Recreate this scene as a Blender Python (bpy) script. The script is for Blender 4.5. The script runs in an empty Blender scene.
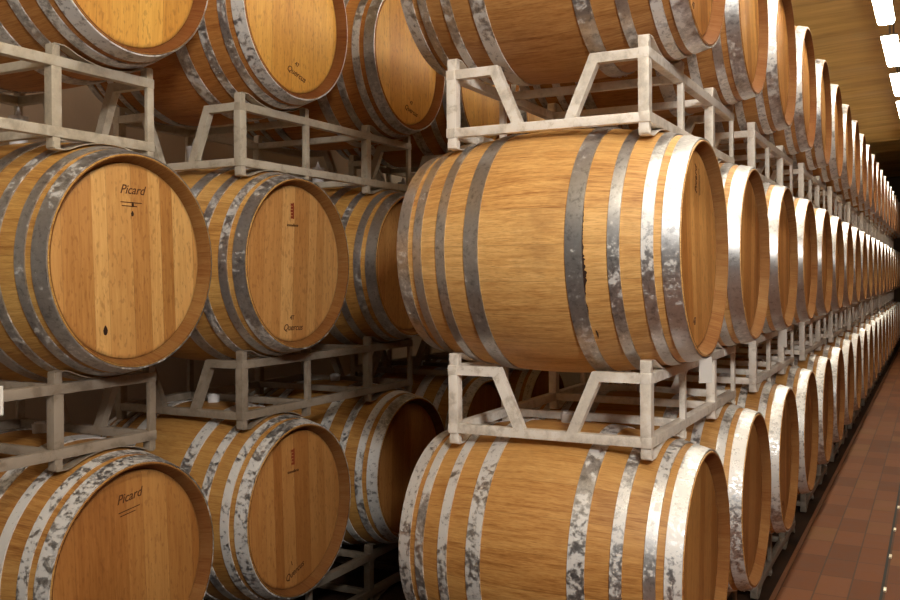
import bpy, bmesh, math, random
from mathutils import Vector, Matrix
PI = math.pi
RND = random.Random(7)
scene = bpy.context.scene
COL = scene.collection
ZF = 1.66                        # floor level below the middle barrels' axis

# ------------------------------------------------------------------ helpers
def link(name, mesh, mat=None, parent=None, loc=(0, 0, 0), rot=(0, 0, 0)):
    o = bpy.data.objects.new(name, mesh)
    COL.objects.link(o)
    if mat is not None and len(mesh.materials) == 0:
        mesh.materials.append(mat)
    o.location = loc
    o.rotation_euler = rot
    if parent is not None:
        o.parent = parent
    return o

def finish(bm, name, smooth=40):
    me = bpy.data.meshes.new(name)
    bmesh.ops.recalc_face_normals(bm, faces=bm.faces)
    bm.to_mesh(me)
    bm.free()
    if smooth:
        for p in me.polygons:
            p.use_smooth = True
        try:
            me.set_sharp_from_angle(angle=math.radians(smooth))
        except Exception:
            pass
    return me

def box(bm, lo, hi, bev=0.0):
    r = bmesh.ops.create_cube(bm, size=1.0)
    vs = r['verts']
    c = [(a + b) / 2 for a, b in zip(lo, hi)]
    s = [abs(b - a) for a, b in zip(lo, hi)]
    for v in vs:
        v.co = Vector((c[0] + v.co.x * s[0], c[1] + v.co.y * s[1], c[2] + v.co.z * s[2]))
    if bev:
        es = list({e for v in vs for e in v.link_edges})
        bmesh.ops.bevel(bm, geom=es, offset=bev, segments=2, affect='EDGES', profile=0.6)

def prism(bm, pts, axis, a, b):
    """extrude a 2D outline along an axis from a to b"""
    def mk(p, t):
        if axis == 'Y':
            return Vector((p[0], t, p[1]))
        if axis == 'X':
            return Vector((t, p[0], p[1]))
        return Vector((p[0], p[1], t))
    v0 = [bm.verts.new(mk(p, a)) for p in pts]
    v1 = [bm.verts.new(mk(p, b)) for p in pts]
    n = len(pts)
    bm.faces.new(v0)
    bm.faces.new(list(reversed(v1)))
    for i in range(n):
        j = (i + 1) % n
        bm.faces.new((v0[i], v1[i], v1[j], v0[j]))

def lathe(bm, prof, seg=72, closed=False):
    """revolve (x, r) points about the X axis"""
    rings = []
    for x, r in prof:
        if r < 1e-6:
            rings.append([bm.verts.new((x, 0, 0))])
        else:
            rings.append([bm.verts.new((x, r * math.cos(2 * PI * i / seg), r * math.sin(2 * PI * i / seg))) for i in range(seg)])
    m = len(rings)
    for k in range(m if closed else m - 1):
        A, B = rings[k], rings[(k + 1) % m]
        for i in range(seg):
            j = (i + 1) % seg
            if len(A) == 1 and len(B) == 1:
                continue
            if len(A) == 1:
                bm.faces.new((A[0], B[i], B[j]))
            elif len(B) == 1:
                bm.faces.new((A[i], B[0], A[j]))
            else:
                bm.faces.new((A[i], B[i], B[j], A[j]))

def cyl_z(bm, r0, r1, z0, z1, cx=0, cy=0, seg=24):
    a = [bm.verts.new((cx + r0 * math.cos(2 * PI * i / seg), cy + r0 * math.sin(2 * PI * i / seg), z0)) for i in range(seg)]
    b = [bm.verts.new((cx + r1 * math.cos(2 * PI * i / seg), cy + r1 * math.sin(2 * PI * i / seg), z1)) for i in range(seg)]
    bm.faces.new(a)
    bm.faces.new(b)
    for i in range(seg):
        j = (i + 1) % seg
        bm.faces.new((a[i], a[j], b[j], b[i]))

# ------------------------------------------------------------------ materials
L, RB, RH = 0.95, 0.4135, 0.3464      # barrel length, belly radius, head radius
def srgb(r, g, b):
    f = lambda c: (c / 255 / 12.92) if c / 255 <= 0.04045 else ((c / 255 + 0.055) / 1.055) ** 2.4
    return (f(r), f(g), f(b), 1.0)

class NT:
    def __init__(self, name):
        self.m = bpy.data.materials.new(name)
        self.m.use_nodes = True
        self.t = self.m.node_tree
        self.b = self.t.nodes['Principled BSDF']
    def n(self, typ, **kw):
        nd = self.t.nodes.new(typ)
        for k, v in kw.items():
            setattr(nd, k, v)
        return nd
    def l(self, a, b):
        self.t.links.new(a, b)
    def val(self, sock, v):
        if hasattr(v, 'is_output'):
            self.l(v, sock)
        else:
            sock.default_value = v
    def math(self, op, a, b=0.0, c=0.0, clamp=False):
        nd = self.n('ShaderNodeMath', operation=op, use_clamp=clamp)
        for i, x in enumerate((a, b, c)):
            self.val(nd.inputs[i], x)
        return nd.outputs[0]
    def mix(self, fac, a, b, mode='MIX'):
        nd = self.n('ShaderNodeMix', data_type='RGBA', blend_type=mode)
        self.val(nd.inputs[0], fac)
        self.val(nd.inputs[6], a)
        self.val(nd.inputs[7], b)
        return nd.outputs[2]
    def noise(self, vec, scale, detail=4, rough=0.55, dist=0.0, dim='3D', w=None):
        nd = self.n('ShaderNodeTexNoise', noise_dimensions=dim)
        if vec is not None:
            self.l(vec, nd.inputs['Vector'])
        nd.inputs['Scale'].default_value = scale
        nd.inputs['Detail'].default_value = detail
        nd.inputs['Roughness'].default_value = rough
        nd.inputs['Distortion'].default_value = dist
        if w is not None:
            self.val(nd.inputs['W'], w)
        return nd.outputs[0]
    def ramp(self, fac, stops, interp='LINEAR'):
        nd = self.n('ShaderNodeValToRGB')
        cr = nd.color_ramp
        cr.interpolation = interp
        while len(cr.elements) > len(stops):
            cr.elements.remove(cr.elements[-1])
        while len(cr.elements) < len(stops):
            cr.elements.new(0.5)
        for e, (p, c) in zip(cr.elements, stops):
            e.position = p
            e.color = c if not isinstance(c, (int, float)) else (c, c, c, 1)
        self.l(fac, nd.inputs[0])
        return nd.outputs[0]
    def comb(self, x, y, z):
        nd = self.n('ShaderNodeCombineXYZ')
        for i, v in enumerate((x, y, z)):
            self.val(nd.inputs[i], v)
        return nd.outputs[0]
    def sep(self, v):
        nd = self.n('ShaderNodeSeparateXYZ')
        self.l(v, nd.inputs[0])
        return nd.outputs
    def bump(self, h, strength=0.2, dist=0.01):
        nd = self.n('ShaderNodeBump')
        nd.inputs['Strength'].default_value = strength
        nd.inputs['Distance'].default_value = dist
        self.l(h, nd.inputs['Height'])
        self.l(nd.outputs[0], self.b.inputs['Normal'])

def mat_staves():
    """oak staves running along X round the barrel; object colour is the wood's tint"""
    k = NT('oak_staves')
    oc = k.n('ShaderNodeTexCoord').outputs['Object']
    oi = k.n('ShaderNodeObjectInfo')
    x, y, z = k.sep(oc)
    ang = k.math('ARCTAN2', y, z)
    u = k.math('ADD', k.math('DIVIDE', ang, 2 * PI), 0.5)
    n = 23.0
    un = k.math('ADD', k.math('MULTIPLY', u, n), 0.0)
    wob = k.noise(k.comb(k.math('MULTIPLY', u, 0), k.math('FLOOR', un), oi.outputs['Random']), 13.0, 0)
    idx = k.math('FLOOR', un)
    fr = k.math('FRACT', un)
    rn = k.n('ShaderNodeTexWhiteNoise', noise_dimensions='2D')
    k.l(k.comb(idx, k.math('MULTIPLY', oi.outputs['Random'], 71.3), 0.0), rn.inputs['Vector'])
    rv = rn.outputs['Value']
    off = k.math('MULTIPLY', k.math('ADD', rv, oi.outputs['Random']), 19.0)
    g1 = k.noise(k.comb(k.math('ADD', k.math('MULTIPLY', x, 5.0), off), k.math('MULTIPLY', un, 7.0), off), 1.0, 6, 0.62, 0.9)
    g2 = k.noise(k.comb(k.math('ADD', k.math('MULTIPLY', x, 26.0), off), k.math('MULTIPLY', un, 26.0), off), 1.0, 3, 0.6)
    big = k.noise(oc, 3.0, 3, 0.5)
    tone = k.math('ADD', k.math('MULTIPLY', g1, 0.85), k.math('ADD', k.math('MULTIPLY', g2, 0.50), k.math('MULTIPLY', rv, 0.22)))
    tone = k.math('SUBTRACT', tone, 0.20)
    col = k.ramp(tone, [(0.30, srgb(158, 104, 54)), (0.50, srgb(200, 148, 90)), (0.66, srgb(216, 168, 108)), (0.85, srgb(230, 186, 128))])
    col = k.mix(1.0, col, oi.outputs['Color'], 'MULTIPLY')
    # fine dark pores
    pore = k.noise(k.comb(k.math('MULTIPLY', x, 40.0), k.math('MULTIPLY', un, 90.0), off), 1.0, 2, 0.5)
    pf = k.math('MULTIPLY', k.ramp(pore, [(0.54, 0.0), (0.68, 1.0)]), 0.42)
    col = k.mix(pf, col, srgb(120, 72, 34))
    # weathered blotches
    bl = k.math('MULTIPLY', k.ramp(k.noise(k.comb(k.math('MULTIPLY', x, 1.2), y, k.math('ADD', z, off)), 4.5, 5, 0.6), [(0.54, 0.0), (0.78, 1.0)]), 0.4)
    col = k.mix(bl, col, srgb(124, 80, 44))
    # weathered end grain on the chime inside the last hoop, rim shade painted in
    rr = k.math('SQRT', k.math('ADD', k.math('MULTIPLY', y, y), k.math('MULTIPLY', z, z)))
    eg = k.math('MULTIPLY', k.math('LESS_THAN', rr, RH - 0.004), k.math('ADD', 0.60, k.math('MULTIPLY', big, 0.3)))
    col = k.mix(eg, col, srgb(92, 48, 27))
    # joints between staves
    d = k.math('ABSOLUTE', k.math('SUBTRACT', fr, 0.5))
    jt = k.math('MULTIPLY', k.math('GREATER_THAN', d, 0.490), 0.25)
    col = k.mix(jt, col, srgb(74, 42, 20))
    k.l(col, k.b.inputs['Base Color'])
    k.l(k.math('ADD', 0.50, k.math('MULTIPLY', eg, 0.42)), k.b.inputs['Roughness'])
    k.l(k.math('SUBTRACT', 0.42, k.math('MULTIPLY', eg, 0.40)), k.b.inputs['Specular IOR Level'])
    k.bump(k.math('SUBTRACT', k.math('ADD', g1, k.math('MULTIPLY', g2, 0.4)), jt), 0.12, 0.004)
    return k.m

def mat_head():
    """flat head: planks of unequal width standing upright (along Z)"""
    k = NT('oak_head')
    oc = k.n('ShaderNodeTexCoord').outputs['Object']
    oi = k.n('ShaderNodeObjectInfo')
    rnd = oi.outputs['Random']
    x, y, z = k.sep(oc)
    warp = k.math('MULTIPLY', k.math('SINE', k.math('ADD', k.math('MULTIPLY', y, 21.0), k.math('MULTIPLY', rnd, 40.0))), 0.28)
    un = k.math('ADD', k.math('ADD', k.math('MULTIPLY', y, 14.0), warp), 20.0)
    idx = k.math('FLOOR', un)
    fr = k.math('FRACT', un)
    rn = k.n('ShaderNodeTexWhiteNoise', noise_dimensions='2D')
    k.l(k.comb(idx, k.math('MULTIPLY', rnd, 57.7), 0.0), rn.inputs['Vector'])
    rv = rn.outputs['Value']
    off = k.math('MULTIPLY', k.math('ADD', rv, rnd), 23.0)
    g1 = k.noise(k.comb(k.math('MULTIPLY', y, 60.0), k.math('ADD', k.math('MULTIPLY', z, 4.2), off), off), 1.0, 6, 0.62, 1.1)
    g2 = k.noise(k.comb(k.math('MULTIPLY', y, 190.0), k.math('MULTIPLY', z, 12.0), off), 1.0, 3, 0.6)
    tone = k.math('ADD', k.math('MULTIPLY', g1, 0.55), k.math('ADD', k.math('MULTIPLY', g2, 0.26), k.math('MULTIPLY', k.math('SUBTRACT', rv, 0.5), k.math('MULTIPLY', oi.outputs['Alpha'], 0.75))))
    tone = k.math('ADD', tone, 0.22)
    col = k.ramp(tone, [(0.26, srgb(160, 106, 54)), (0.52, srgb(192, 138, 82)), (0.72, srgb(208, 158, 100)), (0.94, srgb(228, 182, 122))])
    col = k.mix(1.0, col, oi.outputs['Color'], 'MULTIPLY')
    # flecks
    fl = k.noise(k.comb(k.math('MULTIPLY', y, 95.0), k.math('ADD', k.math('MULTIPLY', z, 34.0), off), off), 1.0, 2, 0.5)
    col = k.mix(k.math('MULTIPLY', k.ramp(fl, [(0.57, 0.0), (0.66, 1.0)]), 0.32), col, srgb(120, 68, 30))
    d = k.math('ABSOLUTE', k.math('SUBTRACT', fr, 0.5))
    jt = k.math('MULTIPLY', k.math('GREATER_THAN', d, 0.488), 0.28)
    col = k.mix(jt, col, srgb(80, 44, 20))
    # darker ring where head meets staves
    r = k.math('SQRT', k.math('ADD', k.math('MULTIPLY', y, y), k.math('MULTIPLY', z, z)))
    gr = k.math('MULTIPLY', k.ramp(k.math('ADD', r, k.math('MULTIPLY', g1, 0.03)), [(0.322, 0.0), (0.338, 1.0)]), 0.65)
    col = k.mix(gr, col, srgb(70, 40, 18))
    k.l(col, k.b.inputs['Base Color'])
    k.b.inputs['Roughness'].default_value = 0.48
    k.bump(k.math('SUBTRACT', g1, jt), 0.10, 0.003)
    return k.m

def mat_steel(name, base, white, amount, rough, metal, scale=9.0, per_object=False):
    k = NT(name)
    oc = k.n('ShaderNodeTexCoord').outputs['Object']
    oi = k.n('ShaderNodeObjectInfo')
    rnd = oi.outputs['Random']
    x, y, z = k.sep(oc)
    v = k.comb(k.math('ADD', x, k.math('MULTIPLY', rnd, 37.0)), y, k.math('ADD', z, k.math('MULTIPLY', rnd, 11.0)))
    n1 = k.noise(v, scale, 8, 0.74, 0.6)
    n2 = k.noise(v, scale * 4.2, 4, 0.6)
    n3 = k.noise(v, 2.3, 2, 0.5)
    nf = k.noise(v, scale * 2.6, 6, 0.7, 0.3)
    e1 = k.math('ADD', k.math('ADD', k.math('MULTIPLY', k.math('SUBTRACT', n1, 0.5), 1.5), k.math('MULTIPLY', k.math('SUBTRACT', nf, 0.5), 1.5)), 0.5)
    e3 = k.math('ADD', k.math('MULTIPLY', k.math('SUBTRACT', n3, 0.5), 1.1), 0.0)
    th = k.math('ADD', e1, e3)
    if per_object:
        cov = k.sep(oi.outputs['Color'])[0]
    else:
        cov = amount
    # cov 0..1: how much of the zinc has gone white and flaky
    th = k.math('ADD', th, k.math('SUBTRACT', k.math('MULTIPLY', cov, 0.42), 0.70))
    wf = k.math('MULTIPLY', k.ramp(th, [(0.0, 0.0), (0.14, 1.0)]), 0.9)
    col = k.mix(n2, base, tuple(min(1, c * 1.5) for c in base[:3]) + (1,))
    dk = k.math('MULTIPLY', k.ramp(e1, [(0.20, 1.0), (0.45, 0.0)]), 0.55 if per_object else 0.25)
    col = k.mix(dk, col, tuple(c * 0.35 for c in base[:3]) + (1,))
    col = k.mix(wf, col, white)
    if not per_object:
        col = k.mix(1.0, col, oi.outputs['Color'], 'MULTIPLY')
    k.l(col, k.b.inputs['Base Color'])
    k.l(k.math('SUBTRACT', metal, k.math('MULTIPLY', wf, metal * 0.75)), k.b.inputs['Metallic'])
    k.l(k.math('ADD', rough, k.math('MULTIPLY', wf, 0.25)), k.b.inputs['Roughness'])
    k.bump(k.math('ADD', n1, k.math('MULTIPLY', n2, 0.5)), 0.10, 0.003)
    return k.m

def mat_plain(name, col, rough=0.6, metal=0.0, noise=0.0, scale=20):
    k = NT(name)
    if noise:
        oc = k.n('ShaderNodeTexCoord').outputs['Object']
        n = k.noise(oc, scale, 5, 0.6)
        c = k.mix(k.math('MULTIPLY', n, noise), col, tuple(v * 0.5 for v in col[:3]) + (1,))
        k.l(c, k.b.inputs['Base Color'])
    else:
        k.b.inputs['Base Color'].default_value = col
    k.b.inputs['Roughness'].default_value = rough
    k.b.inputs['Metallic'].default_value = metal
    return k.m

def mat_floor():
    k = NT('terracotta_tiles')
    oc = k.n('ShaderNodeTexCoord').outputs['Object']
    x, y, z = k.sep(oc)
    un = k.math('DIVIDE', k.math('ADD', x, 0.055 + 20 * 0.156), 0.156)
    ix = k.math('FLOOR', un)
    fx = k.math('FRACT', un)
    sh = k.n('ShaderNodeTexWhiteNoise', noise_dimensions='1D')
    k.l(ix, sh.inputs['W'])
    vn = k.math('ADD', k.math('DIVIDE', k.math('ADD', y, 40.0), 0.32), k.math('MULTIPLY', sh.outputs['Value'], 0.35))
    iy = k.math('FLOOR', vn)
    fy = k.math('FRACT', vn)
    rn = k.n('ShaderNodeTexWhiteNoise', noise_dimensions='2D')
    k.l(k.comb(ix, iy, 0), rn.inputs['Vector'])
    rv = rn.outputs['Value']
    n1 = k.noise(oc, 7.0, 5, 0.6)
    n2 = k.noise(oc, 60.0, 3, 0.6)
    col = k.ramp(k.math('ADD', k.math('MULTIPLY', rv, 0.6), k.math('MULTIPLY', n1, 0.5)),
                 [(0.15, srgb(100, 58, 28)), (0.45, srgb(120, 70, 36)), (0.7, srgb(130, 78, 42)), (0.95, srgb(128, 90, 50))])
    col = k.mix(k.math('MULTIPLY', n2, 0.3), col, srgb(92, 58, 42))
    jx = k.math('GREATER_THAN', k.math('ABSOLUTE', k.math('SUBTRACT', fx, 0.5)), 0.474)
    jy = k.math('GREATER_THAN', k.math('ABSOLUTE', k.math('SUBTRACT', fy, 0.5)), 0.488)
    j = k.math('MAXIMUM', jx, jy)
    col = k.mix(k.math('MULTIPLY', j, 0.75), col, srgb(78, 56, 42))
    # plain darker tone under the racks, beyond the tile border
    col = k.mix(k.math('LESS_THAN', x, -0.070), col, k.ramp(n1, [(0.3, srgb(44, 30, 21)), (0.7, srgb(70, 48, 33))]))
    k.l(col, k.b.inputs['Base Color'])
    k.l(k.math('ADD', 0.58, k.math('MULTIPLY', n1, 0.25)), k.b.inputs['Roughness'])
    k.b.inputs['Specular IOR Level'].default_value = 0.3
    k.bump(k.math('SUBTRACT', k.math('MULTIPLY', n1, 0.3), j), 0.3, 0.004)
    return k.m

def mat_ceiling():
    k = NT('board_marked_vault')
    oc = k.n('ShaderNodeTexCoord').outputs['Object']
    x, y, z = k.sep(oc)
    n1 = k.noise(k.comb(k.math('MULTIPLY', x, 0.5), k.math('MULTIPLY', y, 5.0), 0.0), 1.0, 6, 0.65, 0.6)
    n2 = k.noise(k.comb(k.math('MULTIPLY', x, 2.0), k.math('MULTIPLY', y, 16.0), 3.0), 1.0, 5, 0.6, 0.4)
    t = k.math('ADD', k.math('MULTIPLY', n1, 0.6), k.math('MULTIPLY', n2, 0.4))
    col = k.ramp(t, [(0.30, srgb(150, 122, 62)), (0.50, srgb(190, 156, 88)), (0.72, srgb(216, 180, 112))])
    k.l(col, k.b.inputs['Base Color'])
    k.b.inputs['Roughness'].default_value = 0.75
    k.bump(t, 0.35, 0.02)
    return k.m

def mat_plaster(name, a, b):
    k = NT(name)
    oc = k.n('ShaderNodeTexCoord').outputs['Object']
    n = k.noise(oc, 1.7, 6, 0.6)
    k.l(k.ramp(n, [(0.3, a), (0.7, b)]), k.b.inputs['Base Color'])
    k.b.inputs['Roughness'].default_value = 0.85
    k.bump(k.noise(oc, 30.0, 4, 0.6), 0.15, 0.01)
    return k.m

def mat_emit(name, col, strength):
    k = NT(name)
    k.b.inputs['Base Color'].default_value = (0.9, 0.9, 0.88, 1)
    k.b.inputs['Emission Color'].default_value = col
    k.b.inputs['Emission Strength'].default_value = strength
    return k.m

M_STAVE = mat_staves()
M_HEAD = mat_head()
M_HOOP = mat_steel('galvanised_hoop', (0.42, 0.42, 0.43, 1), (0.74, 0.73, 0.72, 1), 0.85, 0.36, 0.88, 22.0, True)
M_RACK = mat_steel('galvanised_rack', (0.56, 0.525, 0.475, 1), (0.74, 0.71, 0.67, 1), 0.55, 0.46, 0.30, 12.0)
M_SILICONE = mat_plain('white_silicone', (0.72, 0.72, 0.74, 1), 0.5)
M_INK = mat_plain('burnt_ink', srgb(84, 46, 20), 0.8)
M_RED = mat_plain('red_brown_ink', srgb(146, 62, 30), 0.8)
M_STAIN = mat_plain('wine_stain', srgb(46, 24, 14), 0.6)
M_PAPER = mat_plain('white_paper', (0.82, 0.80, 0.76, 1), 0.8)
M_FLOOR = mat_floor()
M_KERB = mat_plain('tile_border', srgb(150, 100, 68), 0.6, 0, 0.5, 15)
M_SLOT = mat_plain('dark_drain', (0.012, 0.010, 0.008, 1), 0.7)
M_BRASS = mat_plain('pale_metal_tab', (0.85, 0.78, 0.60, 1), 0.3, 0.6)
M_CEIL = mat_ceiling()
M_WALL = mat_plaster('cellar_plaster', srgb(186, 174, 158), srgb(208, 196, 180))
M_WALL_DARK = mat_plaster('dark_cellar_plaster', srgb(74, 60, 44), srgb(98, 80, 60))
M_LAMPBODY = mat_plain('lamp_housing', (0.16, 0.14, 0.11, 1), 0.5, 0.3)
M_EMIT = mat_emit('lamp_diffuser', (1.0, 0.89, 0.70, 1), 37.0)
M_FILL = mat_emit('fill_glass', (1.0, 0.95, 0.87, 1), 100.0)

# ------------------------------------------------------------------ barrel meshes
def rad(u):                       # u measured from the front head back along the barrel
    t = (u - L / 2) / (L / 2)
    return RB - (RB - RH) * t * t

def staves_mesh():
    bm = bmesh.new()
    prof = [(-0.052, RH - 0.030), (-0.040, RH - 0.0245), (-0.003, RH - 0.0105), (0.0, RH - 0.007), (-0.0005, RH - 0.002), (-0.004, RH)]
    N = 30
    for i in range(1, N):
        u = 0.005 + (L - 0.01) * i / N
        prof.append((-u, rad(u)))
    prof += [(-(L - 0.004), RH), (-(L - 0.0005), RH - 0.002), (-L, RH - 0.007), (-(L - 0.003), RH - 0.0105), (-(L - 0.040), RH - 0.0245), (-(L - 0.052), RH - 0.030)]
    prof = [(x + L / 2, r) for x, r in prof]
    lathe(bm, prof, 96)
    return finish(bm, 'staves', 35)

def head_mesh(front=True):
    bm = bmesh.new()
    s = 1 if front else -1
    R = RH - 0.0255
    prof = [(0.010, 0.0), (0.010, R - 0.016), (0.006, R - 0.003), (0.0, R + 0.0005), (-0.008, R - 0.003), (-0.008, 0.0)]
    x0 = L / 2 - 0.045
    lathe(bm, [(s * (x0 + x), r) for x, r in prof], 96)
    return finish(bm, 'head', 30)

HOOPS = [(0.003, 0.052), (0.075, 0.109), (0.170, 0.205), (0.279, 0.331)]
def hoop_mesh(u0, u1, side):
    bm = bmesh.new()
    e = 0.0016
    t = 0.0030
    pts = []
    n = 4
    for i in range(n + 1):
        u = u0 + (u1 - u0) * i / n
        pts.append((u, rad(u) + e + t))
    for i in range(n, -1, -1):
        u = u0 + (u1 - u0) * i / n
        pts.append((u, rad(u) - 0.0006))
    s = 1 if side == 0 else -1
    lathe(bm, [(s * (L / 2 - u), r) for u, r in pts], 96, closed=True)
    # overlapped, riveted end of the strip
    um = (u0 + u1) / 2
    w = (u1 - u0)
    for a0, a1 in ((0.0, 0.11),):
        seg = 5
        row0, row1 = [], []
        for i in range(seg + 1):
            a = a0 + (a1 - a0) * i / seg
            for lst, u in ((row0, u0 + 0.06 * w), (row1, u1 - 0.06 * w)):
                r = rad(u) + e + t + 0.0022
                lst.append(bm.verts.new((s * (L / 2 - u), r * math.sin(a), r * math.cos(a))))
        for i in range(seg):
            bm.faces.new((row0[i], row0[i + 1], row1[i + 1], row1[i]))
        for a in (0.03, 0.08):
            for uu in ((u0 + 0.3 * w), (u1 - 0.3 * w)):
                r = rad(uu) + e + t + 0.003
                res = bmesh.ops.create_icosphere(bm, subdivisions=1, radius=0.0026)
                for v in res['verts']:
                    v.co += Vector((s * (L / 2 - uu), r * math.sin(a), r * math.cos(a)))
    return finish(bm, 'hoop', 40)

def bung_mesh():
    bm = bmesh.new()
    cyl_z(bm, 0.024, 0.027, RB - 0.006, RB + 0.030)
    cyl_z(bm, 0.020, 0.018, RB + 0.030, RB + 0.036)
    return finish(bm, 'bung', 40)

def airlock_mesh():
    bm = bmesh.new()
    cyl_z(bm, 0.030, 0.032, RB - 0.006, RB + 0.105)
    cyl_z(bm, 0.034, 0.034, RB + 0.092, RB + 0.104)
    cyl_z(bm, 0.012, 0.009, RB + 0.105, RB + 0.122)
    cyl_z(bm, 0.007, 0.002, RB + 0.122, RB + 0.140)
    return finish(bm, 'airlock', 40)

ME_STAVE = staves_mesh()
ME_HEAD_F = head_mesh(True)
ME_HEAD_B = head_mesh(False)
ME_HOOP = [hoop_mesh(u0, u1, s) for s in (0, 1) for (u0, u1) in HOOPS]
for me, m in [(ME_STAVE, M_STAVE), (ME_HEAD_F, M_HEAD), (ME_HEAD_B, M_HEAD)]:
    me.materials.append(m)
for me in ME_HOOP:
    me.materials.append(M_HOOP)
ME_BUNG = bung_mesh(); ME_BUNG.materials.append(M_SILICONE)
ME_AIR = airlock_mesh(); ME_AIR.materials.append(M_SILICONE)

def tag(o, label=None, cat=None, group=None, kind=None):
    if label: o['label'] = label
    if cat: o['category'] = cat
    if group: o['group'] = group
    if kind: o['kind'] = kind
    return o

def empty(name, loc):
    o = bpy.data.objects.new(name, None)
    o.empty_display_size = 0.1
    COL.objects.link(o)
    o.location = loc
    return o

def make_barrel():
    """Empty under the belly; parts hang at the barrel's axis"""
    root = empty('wine_barrel', (0, 0, 0))
    up = (0, 0, RB)
    link('staves', ME_STAVE, None, root, up)
    link('front_head', ME_HEAD_F, None, root, up)
    link('back_head', ME_HEAD_B, None, root, up)
    for me in ME_HOOP:
        link('hoop', me, None, root, up)
    link('bung', ME_BUNG, None, root, up)
    return root

PROTO = make_barrel()
PROTO_KIDS = list(PROTO.children)
used = [False]
def barrel(x_head, y, zc, roll, tint, head_tint, label, group, air=False, crust=0.5, plank=0.7):
    """x_head: plane of the front head; zc: height of the axis"""
    if not used[0]:
        r, kids = PROTO, PROTO_KIDS
        used[0] = True
    else:
        r = PROTO.copy()
        COL.objects.link(r)
        kids = []
        for ch in PROTO_KIDS:
            c = ch.copy()
            COL.objects.link(c)
            c.parent = r
            kids.append(c)
    r.location = (x_head - L / 2, y, zc - RB + ZF)
    tag(r, label, 'barrel', group)
    out = {'root': r}
    for c in kids:
        kind = c.name.split('.')[0]
        if kind == 'bung' or kind == 'airlock':
            c.rotation_euler = (0, 0, 0)
            if air:
                c.data = ME_AIR
                c.name = 'airlock'
                c.location = (-0.10, 0, RB)
            continue
        a = roll if kind != 'hoop' else RND.uniform(0, 2 * PI)
        if kind == 'front_head':
            a = out.get('hr', roll)
        c.rotation_euler = (a, 0, 0)
        if kind == 'hoop':
            q = max(0.0, crust + RND.uniform(-0.22, 0.15))
            c.color = (q, q, q, 1)
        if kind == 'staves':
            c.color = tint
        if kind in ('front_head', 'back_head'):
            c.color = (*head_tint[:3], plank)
        if kind == 'front_head':
            out['head'] = c
    return out

def jit(c, s=0.05):
    f = 1 + RND.uniform(-s, s)
    return (c[0] * f * (1 + RND.uniform(-s / 2, s / 2)), c[1] * f, c[2] * f * (1 + RND.uniform(-s, s)), 1)

ORD = ['first', 'second', 'third', 'fourth', 'fifth', 'sixth', 'seventh', 'eighth', 'ninth', 'tenth', 'eleventh', 'twelfth', 'thirteenth',
       'fourteenth', 'fifteenth', 'sixteenth', 'seventeenth', 'eighteenth', 'nineteenth', 'twentieth', 'twenty-first', 'twenty-second']
TIER = ['bottom', 'middle', 'top']

# ------------------------------------------------------------------ stencilled marks on heads
def text_mesh(s, size, shear=0.0):
    cu = bpy.data.curves.new('mark', 'FONT')
    cu.body = s
    cu.size = size
    cu.shear = shear
    cu.align_x = 'CENTER'
    cu.align_y = 'CENTER'
    cu.extrude = 0.0004
    cu.offset = 0.0003
    o = bpy.data.objects.new('mark', cu)
    COL.objects.link(o)
    dg = bpy.context.evaluated_depsgraph_get()
    me = bpy.data.meshes.new_from_object(o.evaluated_get(dg))
    bpy.data.objects.remove(o)
    bpy.data.curves.remove(cu)
    # text plane (X right, Y up) -> head plane (Y right, Z up), facing +X
    me.transform(Matrix(((0, 0, 1, 0), (1, 0, 0, 0), (0, 1, 0, 0), (0, 0, 0, 1))))
    return me
XF = L / 2 - 0.045 + 0.0105      # front surface of the front head

def put_mark(head, name, me, mat, y, z, rot=0.0, label=None):
    """y, z in world directions from the barrel's axis; the head's own roll is undone"""
    roll = head.rotation_euler.x
    c, s = math.cos(-roll), math.sin(-roll)
    me.materials.clear()
    me.materials.append(mat)
    o = link(name, me, mat, head, (XF, y * c - z * s, y * s + z * c), (rot - roll, 0, 0))
    if label:
        o['label'] = label
    return o

def lines_mesh(rows):
    bm = bmesh.new()
    for (y0, y1, z, h) in rows:
        box(bm, (0, y0, z - h / 2), (0.0006, y1, z + h / 2))
    return finish(bm, 'rule', 0)

def emblem_mesh():
    bm = bmesh.new()
    for i in range(5):
        z = 0.026 - i * 0.013
        box(bm, (0, -0.011 + 0.002 * (i % 2), z - 0.005), (0.0006, 0.011, z + 0.005))
    box(bm, (0, 0.003, -0.032), (0.0007, 0.011, 0.034))
    return finish(bm, 'emblem', 0)

def spot_mesh(w, h):
    bm = bmesh.new()
    pts = [(w * math.cos(a) * (1 if math.sin(a) < 0 else 0.45 + 0.55 * (1 - math.sin(a))), h * math.sin(a)) for a in [2 * PI * i / 14 for i in range(14)]]
    prism(bm, pts, 'X', 0.0, 0.0006)
    return finish(bm, 'spot', 0)

def mark_maker(head, y, z, rot=0.0, size=0.042):
    put_mark(head, 'maker_stamp', text_mesh('Picard', size, 0.35), M_INK, y, z, rot)
    r = lines_mesh([(-0.050, 0.040, 0.004, 0.003), (-0.045, 0.02, -0.008, 0.003)])
    c, s = math.cos(rot), math.sin(rot)
    put_mark(head, 'stamp_rule', r, M_INK, y + 0.045 * s, z - 0.045 * c, rot)

def mark_cellar(head, y, z, rot=0.0, num='47'):
    put_mark(head, 'script_stamp', text_mesh('Quercus', 0.036, 0.35), M_INK, y, z, rot)
    c, s = math.cos(rot), math.sin(rot)
    put_mark(head, 'toast_number', text_mesh(num, 0.026, 0.0), M_INK, y - 0.040 * s - 0.006, z + 0.040 * c, rot)

def mark_emblem(head, y, z, rot=0.0):
    put_mark(head, 'red_emblem', emblem_mesh(), M_RED, y, z, rot)
    put_mark(head, 'emblem_script', text_mesh('tonnellerie', 0.017, 0.3), M_INK, y, z - 0.058, rot)

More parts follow.
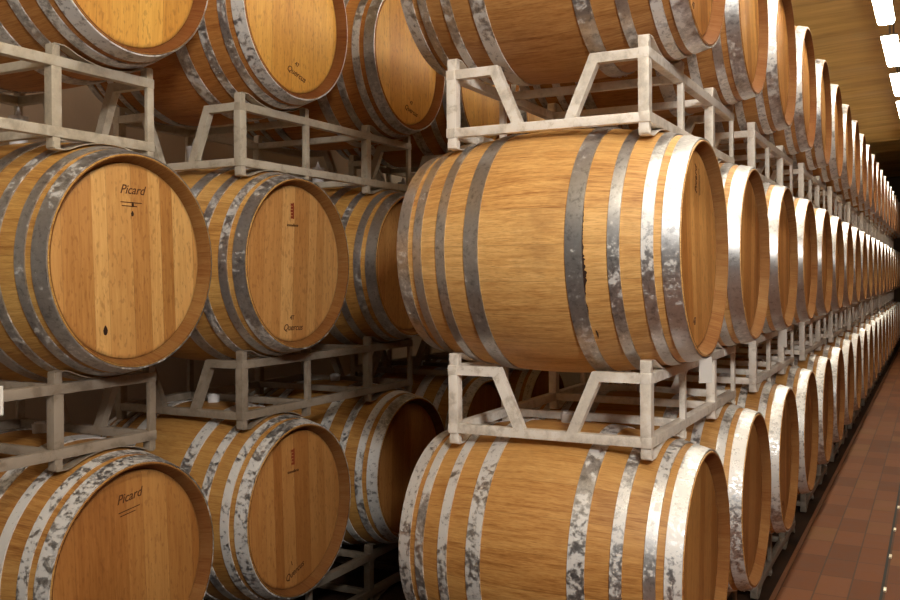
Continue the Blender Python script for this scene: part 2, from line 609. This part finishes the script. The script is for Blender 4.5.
# ------------------------------------------------------------------ racks
RX0, RX1 = -0.8220, -0.1214       # back and front face of a rack, from the head plane
RY0, RY1 = -0.2294, 1.1180        # near and far end, from the first barrel's axis
RZ0, RZ1 = 0.3850, 0.6144         # bottom and top, from the barrel axis below it
T = 0.033                         # tube
H = 0.9994
POSTS = [(-0.2294, 0.040, 0.036), (0.200, 0.030, 0.022), (0.690, 0.040, 0.036), (1.086, 0.032, 0.018)]

def rack_meshes(hz):
    out = []
    # posts with their square stubs above and below
    for fx, sx in ((RX1, -1), (RX0, 1)):
        for y, w, dp in POSTS:
            bm = bmesh.new()
            xa, xb = fx + sx * 0.002, fx + sx * dp
            box(bm, (min(xa, xb), y + 0.001, T * 0.6), (max(xa, xb), y + w - 0.001, hz - T * 0.6), 0.002)
            xs, xe = fx + sx * 0.004, fx + sx * 0.036
            w2 = min(w, 0.034)
            y2 = y + (w - w2) / 2
            for z0, z1 in ((-0.034, 0.010), (hz - 0.010, hz + 0.036)):
                box(bm, (min(xs, xe), y2 + 0.002, z0), (max(xs, xe), y2 + w2 - 0.002, z1), 0.002)
            out.append(('post', finish(bm, 'post', 30)))
    # long rails
    for fx, sx in ((RX1, -1), (RX0, 1)):
        for nm, z0 in (('bottom_rail', 0.0), ('top_rail', hz - T)):
            bm = bmesh.new()
            xa, xb = fx, fx + sx * T
            box(bm, (min(xa, xb), RY0, z0), (max(xa, xb), RY1, z0 + T), 0.003)
            out.append((nm, finish(bm, nm, 30)))
    # end frames: top corner pieces bent down into slanted struts over a full bottom bar
    for y0 in (RY0 + 0.002, RY1 - T - 0.002):
        bm = bmesh.new()
        ya, yb = y0, y0 + T - 0.002
        box(bm, (RX0 + T, ya, 0.001), (RX1 - T, yb, T - 0.001), 0.003)
        cxm = (RX0 + RX1) / 2
        for s in (-1, 1):
            xc = RX0 if s < 0 else RX1
            def X(d):             # d: distance in from the outer face
                return xc - s * d
            pts = [(X(T * 0.9), hz - 0.001), (X(0.190), hz - 0.001), (X(0.276), T - 0.002), (X(0.240), T - 0.002), (X(0.166), hz - T + 0.001), (X(T * 0.9), hz - T + 0.001)]
            if s > 0:
                pts = pts[::-1]
            prism(bm, pts, 'Y', ya, yb)
        out.append(('end_frame', finish(bm, 'end_frame', 30)))
    # cross bars joining the middle posts, upper and lower
    for y, w, dp in POSTS[1:3]:
        for z0 in (0.002, hz - T + 0.002):
            bm = bmesh.new()
            box(bm, (RX0 + T - 0.002, y + 0.003, z0), (RX1 - T + 0.002, y + 0.003 + 0.026, z0 + T - 0.004), 0.003)
            out.append(('cross_bar', finish(bm, 'cross_bar', 30)))
    # saddles: bent strips from stub to stub, above (cradling) and below (capping)
    r = rad(0.14)
    for fx, sx in ((RX1, -1), (RX0, 1)):
        xm = fx + sx * 0.0195
        rr = rad((-RX1 if sx < 0 else L + RX0) + 0.038) + 0.0040
        for ya, yb in ((RY0 + 0.012, POSTS[1][0] + 0.018), (POSTS[2][0] + 0.012, RY1 - 0.012)):
            c = 0.0 if ya < 0 else 0.92
            for up in (True, False):
                n = 22
                cl = []
                for i in range(n + 1):
                    y = ya + (yb - ya) * i / n
                    d = min(rr - 1e-4, abs(y - c))
                    arc = math.sqrt(rr * rr - d * d)
                    if up:
                        z = hz + RZ0 - arc
                        z = min(z, hz + 0.038)
                    else:
                        z = arc - RZ0
                        z = max(z, -0.036)
                    cl.append((y, z))
                # small turned lip at each end
                e = 0.022
                if up:
                    cl = [(cl[0][0] - 0.004, cl[0][1] - e)] + cl + [(cl[-1][0] + 0.004, cl[-1][1] - e)]
                else:
                    cl = [(cl[0][0] - 0.004, cl[0][1] + e)] + cl + [(cl[-1][0] + 0.004, cl[-1][1] + e)]
                bm = bmesh.new()
                t = 0.0032
                q = []
                for k, (y, z) in enumerate(cl):
                    p0 = Vector(cl[max(0, k - 1)]); p1 = Vector(cl[min(len(cl) - 1, k + 1)])
                    d = (p1 - p0).normalized()
                    nn = Vector((-d.y, d.x)) * t / 2
                    q.append([(y + nn.x, z + nn.y), (y - nn.x, z - nn.y)])
                rows = []
                for a, b in q:
                    rows.append([bm.verts.new((xm - 0.018, *a)), bm.verts.new((xm + 0.018, *a)), bm.verts.new((xm + 0.018, *b)), bm.verts.new((xm - 0.018, *b))])
                for i in range(len(rows) - 1):
                    for j in range(4):
                        bm.faces.new((rows[i][j], rows[i][(j + 1) % 4], rows[i + 1][(j + 1) % 4], rows[i + 1][j]))
                bm.faces.new(rows[0]); bm.faces.new(rows[-1])
                out.append(('saddle', finish(bm, 'saddle', 40)))
    for nm, me in out:
        me.materials.append(M_RACK)
    return out

HZ_A = RZ1 - RZ0
PROTOS = {}
def make_rack(hz):
    r = empty('barrel_rack', (0, 0, 0))
    for nm, me in rack_meshes(hz):
        link(nm, me, None, r, (0, 0, 0.034))
    return [r, list(r.children), False]
def rack(x_head, y, z_bottom, label, group, hz=HZ_A, tint=(1, 1, 1, 1)):
    """z_bottom: underside of the lower rail, from the middle barrels' axis"""
    key = round(hz, 4)
    if key not in PROTOS:
        PROTOS[key] = make_rack(hz)
    pr = PROTOS[key]
    if not pr[2]:
        pr[2] = True
        r, kids = pr[0], pr[1]
    else:
        r = pr[0].copy()
        COL.objects.link(r)
        kids = []
        for ch in pr[1]:
            c = ch.copy()
            COL.objects.link(c)
            c.parent = r
            kids.append(c)
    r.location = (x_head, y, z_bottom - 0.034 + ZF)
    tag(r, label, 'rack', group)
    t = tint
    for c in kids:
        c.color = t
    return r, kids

# ------------------------------------------------------------------ aisle row (heads to the tiled aisle)
TINT_A = {0: (0.82, 0.77, 0.64, 1), 1: (1.02, 1.05, 1.0, 1), 2: (0.78, 0.70, 0.58, 1)}  # wood tone per tier; shade painted into the bottom tier
HEAD_A = {0: (0.64, 0.54, 0.40, 1), 1: (1.06, 0.93, 0.74, 1), 2: (1.10, 1.00, 0.72, 1)}  # bottom heads tinted dark to carry the shade they sit in
NA = 10
SPECIAL_A = {
    (0, 0): 'oak barrel seen side-on at near end of aisle row, bottom tier, white-crusted hoops',
    (0, 1): 'oak barrel side-on at near end of aisle row, middle tier, dark drip by a hoop',
    (0, 2): 'oak barrel at near end of the aisle row, top tier, underside showing above the rack',
}
for i in range(NA):
    for j in range(2):
        k = 2 * i + j
        y = 1.857 * i + (0.92 if j else 0.0)
        for lv in range(3):
            lab = SPECIAL_A.get((k, lv)) or 'oak barrel in the %s tier of the long aisle row, %s from its near end' % (TIER[lv], ORD[k])
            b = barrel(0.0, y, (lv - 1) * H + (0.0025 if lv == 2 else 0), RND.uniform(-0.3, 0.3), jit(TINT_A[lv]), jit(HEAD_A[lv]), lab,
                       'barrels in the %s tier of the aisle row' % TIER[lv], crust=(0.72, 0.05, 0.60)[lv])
            if lv == 1 and k == 0:
                hd = b['head']
                hd.rotation_euler.x = 0.1
                mark_maker(hd, 0.0, 0.222, PI / 2 * 1.0, 0.036)
                put_mark(hd, 'toast_number', text_mesh('47', 0.034), M_INK, -0.03, -0.233, 0.0)
                # dark drip that has run down beside the fifth hoop
                for (z0, z1, u, w) in ((0.15, -0.03, 0.2795, 0.004), (0.03, -0.16, 0.2795, 0.011), (-0.255, -0.285, 0.268, 0.006), (-0.17, -0.21, 0.2795, 0.005)):
                    bm = bmesh.new()
                    n = 40
                    prev = None
                    for q in range(n + 1):
                        a = math.asin(max(-1, min(1, (z0 + (z1 - z0) * q / n) / RB)))
                        ww = w * math.sin(PI * (q + 0.6) / (n + 1.2)) * RND.uniform(0.35, 1.25)
                        rowv = []
                        for uu in (u, u - ww):
                            r = rad(uu) + 0.0010
                            rowv.append(bm.verts.new((L / 2 - uu, -r * math.cos(a), r * math.sin(a))))
                        if prev:
                            bm.faces.new((prev[0], prev[1], rowv[1], rowv[0]))
                        prev = rowv
                    st = link('drip_stain', finish(bm, 'drip_stain', 0), M_STAIN, b['root'], (0, 0, RB))
                    st['label'] = 'dark wine drip'
            elif RND.random() < 0.5 and k < 8:
                put_mark(b['head'], 'toast_number', text_mesh(RND.choice(['47', '41']), 0.03), M_INK, RND.uniform(-0.05, 0.05), -0.225, 0.0)

def rack_label(i, lv, row):
    if row == 'A':
        where = 'on the floor under' if lv < 0 else 'between %s and %s tiers of' % (TIER[lv], TIER[lv + 1])
        end = 'its near end' 
        return 'grey steel rack %s aisle row, %s from its near end' % (where, ORD[i])
    where = 'on the floor under' if lv < 0 else 'between %s and %s tiers of' % (TIER[lv], TIER[lv + 1])
    return 'grey steel rack %s back row, %s from its near end' % (where, ORD[i])

for i in range(NA):
    for lv in (-1, 0, 1):
        r, kids = rack(0.0, 1.857 * i, (lv - 1) * H + RZ0, rack_label(i, lv, 'A'), 'racks of the aisle row', tint=(0.35, 0.31, 0.27, 1) if lv < 0 else (1.2, 1.18, 1.16, 1))  # floor racks coloured dark, shade under the barrels put into the tint
        if lv == 0 and i == 0:
            bm = bmesh.new()
            box(bm, (0, 0, 0), (0.0012, 0.042, 0.027))
            sm = finish(bm, 'sticker', 0)
            for yy in (-0.034, 0.868):
                link('label_sticker', sm, M_PAPER, r, (RX1 + 0.0002, yy, 0.034 + HZ_A - 0.031))['label'] = 'small white label sticker'

# ------------------------------------------------------------------ back row at the left
XB = -1.6527
YB0, PB = -0.8159, 0.9005
def yb(k):
    return YB0 + PB * k + (0.0075 if k % 2 == 0 else -0.012)
TINT_B = {0: (0.70, 0.66, 0.48, 1), 1: (0.90, 0.90, 0.66, 1), 2: (0.70, 0.54, 0.36, 1)}  # bottom-tier wood darkened in colour to stand for shade
HEAD_B = {0: (0.74, 0.62, 0.48, 1), 1: (1.02, 1.02, 0.94, 1), 2: (1.20, 1.22, 0.72, 1)}  # wood tone per tier, plus painted shade low and lamp light high
SPECIAL_B = {
    (0, 0): 'oak barrel with maker stamp on its head, bottom tier of back row at photo edge',
    (0, 1): 'oak barrel with maker stamp and bold upright planks, middle tier of the back row',
    (0, 2): 'yellowish oak barrel cut by the photo top edge, first in the back row top tier',
    (1, 0): 'oak barrel with red emblem and script stamp, bottom tier of the back row',
    (1, 1): 'pinkish oak barrel with red emblem and number over script, middle tier of back row',
    (1, 2): 'yellow-headed oak barrel with number and script stamp, second in back row top tier',
    (2, 0): 'oak barrel with dark shaded head, third in the back row bottom tier',
    (2, 1): 'oak barrel half hidden behind the aisle row, third in the back row middle tier',
    (2, 2): 'yellow-headed oak barrel with script stamp, third in the back row top tier',
}
NB = 5
ZB = {0: -H - 0.033, 1: -0.026, 2: H - 0.002}       # the back row's tiers sit a little lower
for k in range(NB):
    for lv in range(3):
        y = yb(k)
        lab = SPECIAL_B.get((k, lv)) or 'oak barrel glimpsed behind the aisle row, %s tier of back row, %s along' % (TIER[lv], ORD[k])
        roll = RND.uniform(-0.06, 0.06)
        ht = jit(HEAD_B[lv], 0.03)
        if k == 0 and lv == 1: ht = (1.0, 1.0, 0.86, 1)
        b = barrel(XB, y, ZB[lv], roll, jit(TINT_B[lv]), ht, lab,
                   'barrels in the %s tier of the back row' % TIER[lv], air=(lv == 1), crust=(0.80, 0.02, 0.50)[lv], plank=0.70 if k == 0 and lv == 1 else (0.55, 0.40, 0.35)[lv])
        hd = b['head']
        if k == 0 and lv == 1:
            mark_maker(hd, 0.010, 0.232, 0.0)
            put_mark(hd, 'knot', spot_mesh(0.009, 0.016), M_STAIN, -0.105, -0.222)
            put_mark(hd, 'knot', spot_mesh(0.006, 0.009), M_STAIN, 0.010, 0.155)
            put_mark(hd, 'knot', spot_mesh(0.004, 0.009), M_STAIN, 0.012, 0.185)
        if k == 0 and lv == 0:
            mark_maker(hd, -0.012, 0.238, 0.12)
        if k == 1 and lv == 1:
            mark_emblem(hd, -0.015, 0.215)
            mark_cellar(hd, -0.016, -0.262, -0.03, '4T')
        if k == 1 and lv == 2:
            mark_cellar(hd, 0.018, -0.240, -0.28, '47')
        if k == 2 and lv == 2:
            mark_cellar(hd, 0.045, -0.245, -0.22, '47')
        if k == 1 and lv == 0:
            mark_emblem(hd, -0.022, 0.215)
            mark_cellar(hd, -0.015, -0.255, 0.32, '1')

for i in range(3):
    for lv in (-1, 0, 1):
        lo = -ZF + 0.034 if lv < 0 else ZB[lv] + RZ0
        hi = ZB[lv + 1] - RZ0
        rack(XB, yb(2 * i - 1), lo, rack_label(i, lv, 'B'), 'racks of the back row', hi - lo, [(0.38, 0.33, 0.28, 1), (0.46, 0.40, 0.34, 1), (0.78, 0.74, 0.65, 1)][lv + 1])  # tinted darker toward the floor, shade painted into the steel colour

# ------------------------------------------------------------------ hanging paper tags
def tag_paper(x, y, z, hh, label, rot=0.0):
    bm = bmesh.new()
    w, t = 0.056, 0.0008
    box(bm, (0, -w / 2, -hh), (t, w / 2, 0))
    o = link('paper_tag', finish(bm, 'paper_tag', 0), M_PAPER, None, (x + 0.024, y, z + ZF), (0, 0, rot))
    bm = bmesh.new()
    box(bm, (-0.028 if rot == 0 else -0.026, -0.001, -0.004), (0.0008, 0.001, -0.002))
    link('string', finish(bm, 'string', 0), M_PAPER, o)
    return tag(o, label, 'tag', 'paper tags hung on the racks')
tag_paper(-0.1205, 0.405, -0.383, 0.094, 'white paper tag hanging from the nearest rack of the aisle row, below its middle tier', -0.75)
tag_paper(-0.1205, 2.312, -0.383, 0.094, 'white paper tag hanging from the second rack of the aisle row', -0.75)
tag_paper(XB + RX1 + 0.001, -1.262, -0.392, 0.085, 'white paper tag at the photo edge, on the rack of the back row')

# ------------------------------------------------------------------ setting
def struct(name, bm, mat, smooth=0):
    o = link(name, finish(bm, name, smooth), mat)
    o['kind'] = 'structure'
    return o
X_L, X_R, Y_N, Y_F = -3.15, 4.4, -7.0, 23.0
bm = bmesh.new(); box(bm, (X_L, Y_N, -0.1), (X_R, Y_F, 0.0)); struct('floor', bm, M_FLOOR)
def ceil_z(x):
    return 2.36 - 0.030 * (x - 0.6) ** 2 + ZF
bm = bmesh.new()
n = 24
vs = []
xs = [X_L + (X_R - X_L) * i / n for i in range(n + 1)]
ny = int((Y_F - Y_N) / 0.13)
grid = []
for jy in range(ny + 1):
    yy = Y_N + (Y_F - Y_N) * jy / ny
    # shallow bays across the vault, one to each lamp
    bay = 0.10 * abs(math.cos(PI * (yy - 6.28) / 1.69)) - 0.02
    grid.append([bm.verts.new((x, yy, ceil_z(x) + bay)) for x in xs])
for jy in range(ny):
    for i in range(n):
        bm.faces.new((grid[jy][i], grid[jy][i + 1], grid[jy + 1][i + 1], grid[jy + 1][i]))
struct('ceiling', bm, M_CEIL, 180)
# shallow ribs across the vault, one between each pair of lamps
LP, LL, LX, LZ = 1.69, 1.16, 0.30, 1.95
for name, lo, hi in (('wall_back', (X_L - 0.1, Y_N, 0), (X_L, Y_F, 4.7)), ('wall_aisle', (X_R, Y_N, 0), (X_R + 0.1, Y_F, 4.7)),
                     ('wall_near', (X_L, Y_N - 0.1, 0), (X_R, Y_N, 4.7)), ('wall_far', (X_L, Y_F, 0), (X_R, Y_F + 0.1, 4.7))):
    bm = bmesh.new(); box(bm, lo, hi); struct(name, bm, M_WALL if name == 'wall_back' else M_WALL_DARK)
bm = bmesh.new(); box(bm, (-0.078, Y_N, 0.0), (-0.056, Y_F, 0.006), 0.002); struct('trim_1', bm, M_KERB)
bm = bmesh.new(); box(bm, (0.394, Y_N, 0.0), (0.408, Y_F, 0.0025)); struct('trim_2', bm, M_SLOT)
for i in range(1, 7):
    yy = 2.08 + 0.615 * (i - 2)
    bm = bmesh.new(); box(bm, (0.406, yy - 0.03, 0.0), (0.420, yy + 0.03, 0.010), 0.002)
    o = link('drain_tab', finish(bm, 'drain_tab', 30), M_BRASS)
    tag(o, 'small pale metal tab along the floor drain slot', 'drain tab', 'metal tabs along the drain slot')

# ------------------------------------------------------------------ lamps along the aisle
def lamp_meshes():
    bm = bmesh.new()
    w = 0.064
    pts = [(-w, 0.0), (-w * 0.95, -0.018), (-w * 0.70, -0.032), (w * 0.70, -0.032), (w * 0.95, -0.018), (w, 0.0)]
    prism(bm, pts, 'Y', -LL / 2, LL / 2)
    d = finish(bm, 'diffuser', 0)
    bm = bmesh.new()
    box(bm, (-w - 0.004, -LL / 2 - 0.01, 0.0), (w + 0.004, LL / 2 + 0.01, 0.014), 0.003)
    h = finish(bm, 'housing', 30)
    bm = bmesh.new()
    cyl_z(bm, 0.008, 0.008, 0.012, 0.45, 0, 0, 10)
    s = finish(bm, 'hanger', 30)
    return d, h, s
MD, MH, MS = lamp_meshes()
MD.materials.append(M_EMIT); MH.materials.append(M_LAMPBODY); MS.materials.append(M_LAMPBODY)
first = 6.34
lamp_n = 0
for i in range(-7, 7):
    y = first + LP * i
    if y < -3.0 or y > 15.5:
        continue
    root = empty('strip_lamp', (LX, y, LZ + ZF))
    link('diffuser', MD, None, root)
    link('housing', MH, None, root)
    for yy in (-0.42, 0.42):
        hs = link('hanger', MS, None, root, (0, yy, 0))
        hs.scale.z = (ceil_z(LX) - (LZ + ZF) + 0.03) / 0.45
    pos = i + 1
    names = {-1: 'white strip lamp at the photo top edge, hung from the vault over the aisle',
             0: 'white strip lamp over the aisle, second one in view from the top edge',
             1: 'white strip lamp over the aisle, third one in view from the top edge',
             2: 'white strip lamp over the aisle, fourth in view and cut by the photo edge'}
    tag(root, names.get(i, 'white strip lamp hung over the aisle, outside the picture'), 'lamp', 'strip lamps over the aisle')

root = empty('strip_lamp', (-2.88, -0.5, 1.72 + ZF))  # added fill lamp that brightens the wall behind the back row
dm = MD.copy(); dm.materials.clear(); dm.materials.append(mat_emit('fill_diffuser', (1.0, 0.92, 0.82, 1), 9.0))
link('diffuser', dm, None, root)
link('housing', MH, None, root)
hs = link('hanger', MS, None, root)
hs.scale.z = (ceil_z(-2.88) - (1.72 + ZF) + 0.03) / 0.45
tag(root, 'added dim fill lamp by the wall behind the back row, above its top tier', 'lamp')

# added fill light behind the camera, aimed at the racks to brighten them
def fill_light(pos, target):
    root = empty('fill_light', pos)
    d = (Vector(target) - Vector(pos)).normalized()
    q = d.to_track_quat('-Z', 'Y')
    bm = bmesh.new(); box(bm, (-0.35, -0.25, -0.004), (0.35, 0.25, 0.0))
    g = link('glass', finish(bm, 'glass', 0), M_FILL, root)
    bm = bmesh.new()
    box(bm, (-0.37, -0.27, 0.001), (0.37, 0.27, 0.10), 0.01)
    for lo, hi in (((-0.38, -0.28, -0.03), (-0.352, 0.28, 0.02)), ((0.352, -0.28, -0.03), (0.38, 0.28, 0.02)),
                   ((-0.38, -0.28, -0.03), (0.38, -0.252, 0.02)), ((-0.38, 0.252, -0.03), (0.38, 0.28, 0.02))):
        box(bm, lo, hi)
    h = link('housing', finish(bm, 'housing', 0), M_LAMPBODY, root)
    for o in (g, h):
        o.rotation_mode = 'QUATERNION'
        o.rotation_quaternion = q
    bm = bmesh.new(); cyl_z(bm, 0.02, 0.02, 0.05, ceil_z(pos[0]) - pos[2] + 0.02, 0, 0, 12)
    link('hanger', finish(bm, 'hanger', 30), M_LAMPBODY, root)
    tag(root, 'added fill light hung from the vault behind the camera, outside the view', 'lamp')
fill_light((2.1, -3.5, 1.7 + ZF), (-0.9, -0.1, 0.2 + ZF))

# ------------------------------------------------------------------ camera
cam = bpy.data.cameras.new('camera')
co = bpy.data.objects.new('camera', cam)
COL.objects.link(co)
yaw, pit, rol = (math.radians(a) for a in (27.6094, -0.0293, -0.3768))
fwd = Vector((-math.sin(yaw) * math.cos(pit), math.cos(yaw) * math.cos(pit), math.sin(pit)))
r = Vector((math.cos(yaw), math.sin(yaw), 0))
u = r.cross(fwd)
r2 = r * math.cos(rol) + u * math.sin(rol)
u2 = -r * math.sin(rol) + u * math.cos(rol)
m = Matrix((r2, u2, -fwd)).transposed().to_4x4()
m.translation = Vector((0.651, -3.0236, -0.0868 + ZF))
co.matrix_world = m
cam.sensor_width = 36
cam.lens = 931.0753 * 36 / 900
cam.shift_y = -22.1689 / 900
cam.clip_start = 0.05
scene.camera = co

# ------------------------------------------------------------------ light and view
w = bpy.data.worlds.new('world')
scene.world = w
w.use_nodes = True
w.node_tree.nodes['Background'].inputs[0].default_value = (0.02, 0.018, 0.015, 1)
vs = scene.view_settings
vs.view_transform = 'Standard'
vs.look = 'None'
vs.gamma = 1.0
vs.use_curve_mapping = False
vs.exposure = 0.36
scene.cycles.max_bounces = 8
scene.cycles.diffuse_bounces = 5
scene.cycles.use_denoising = True
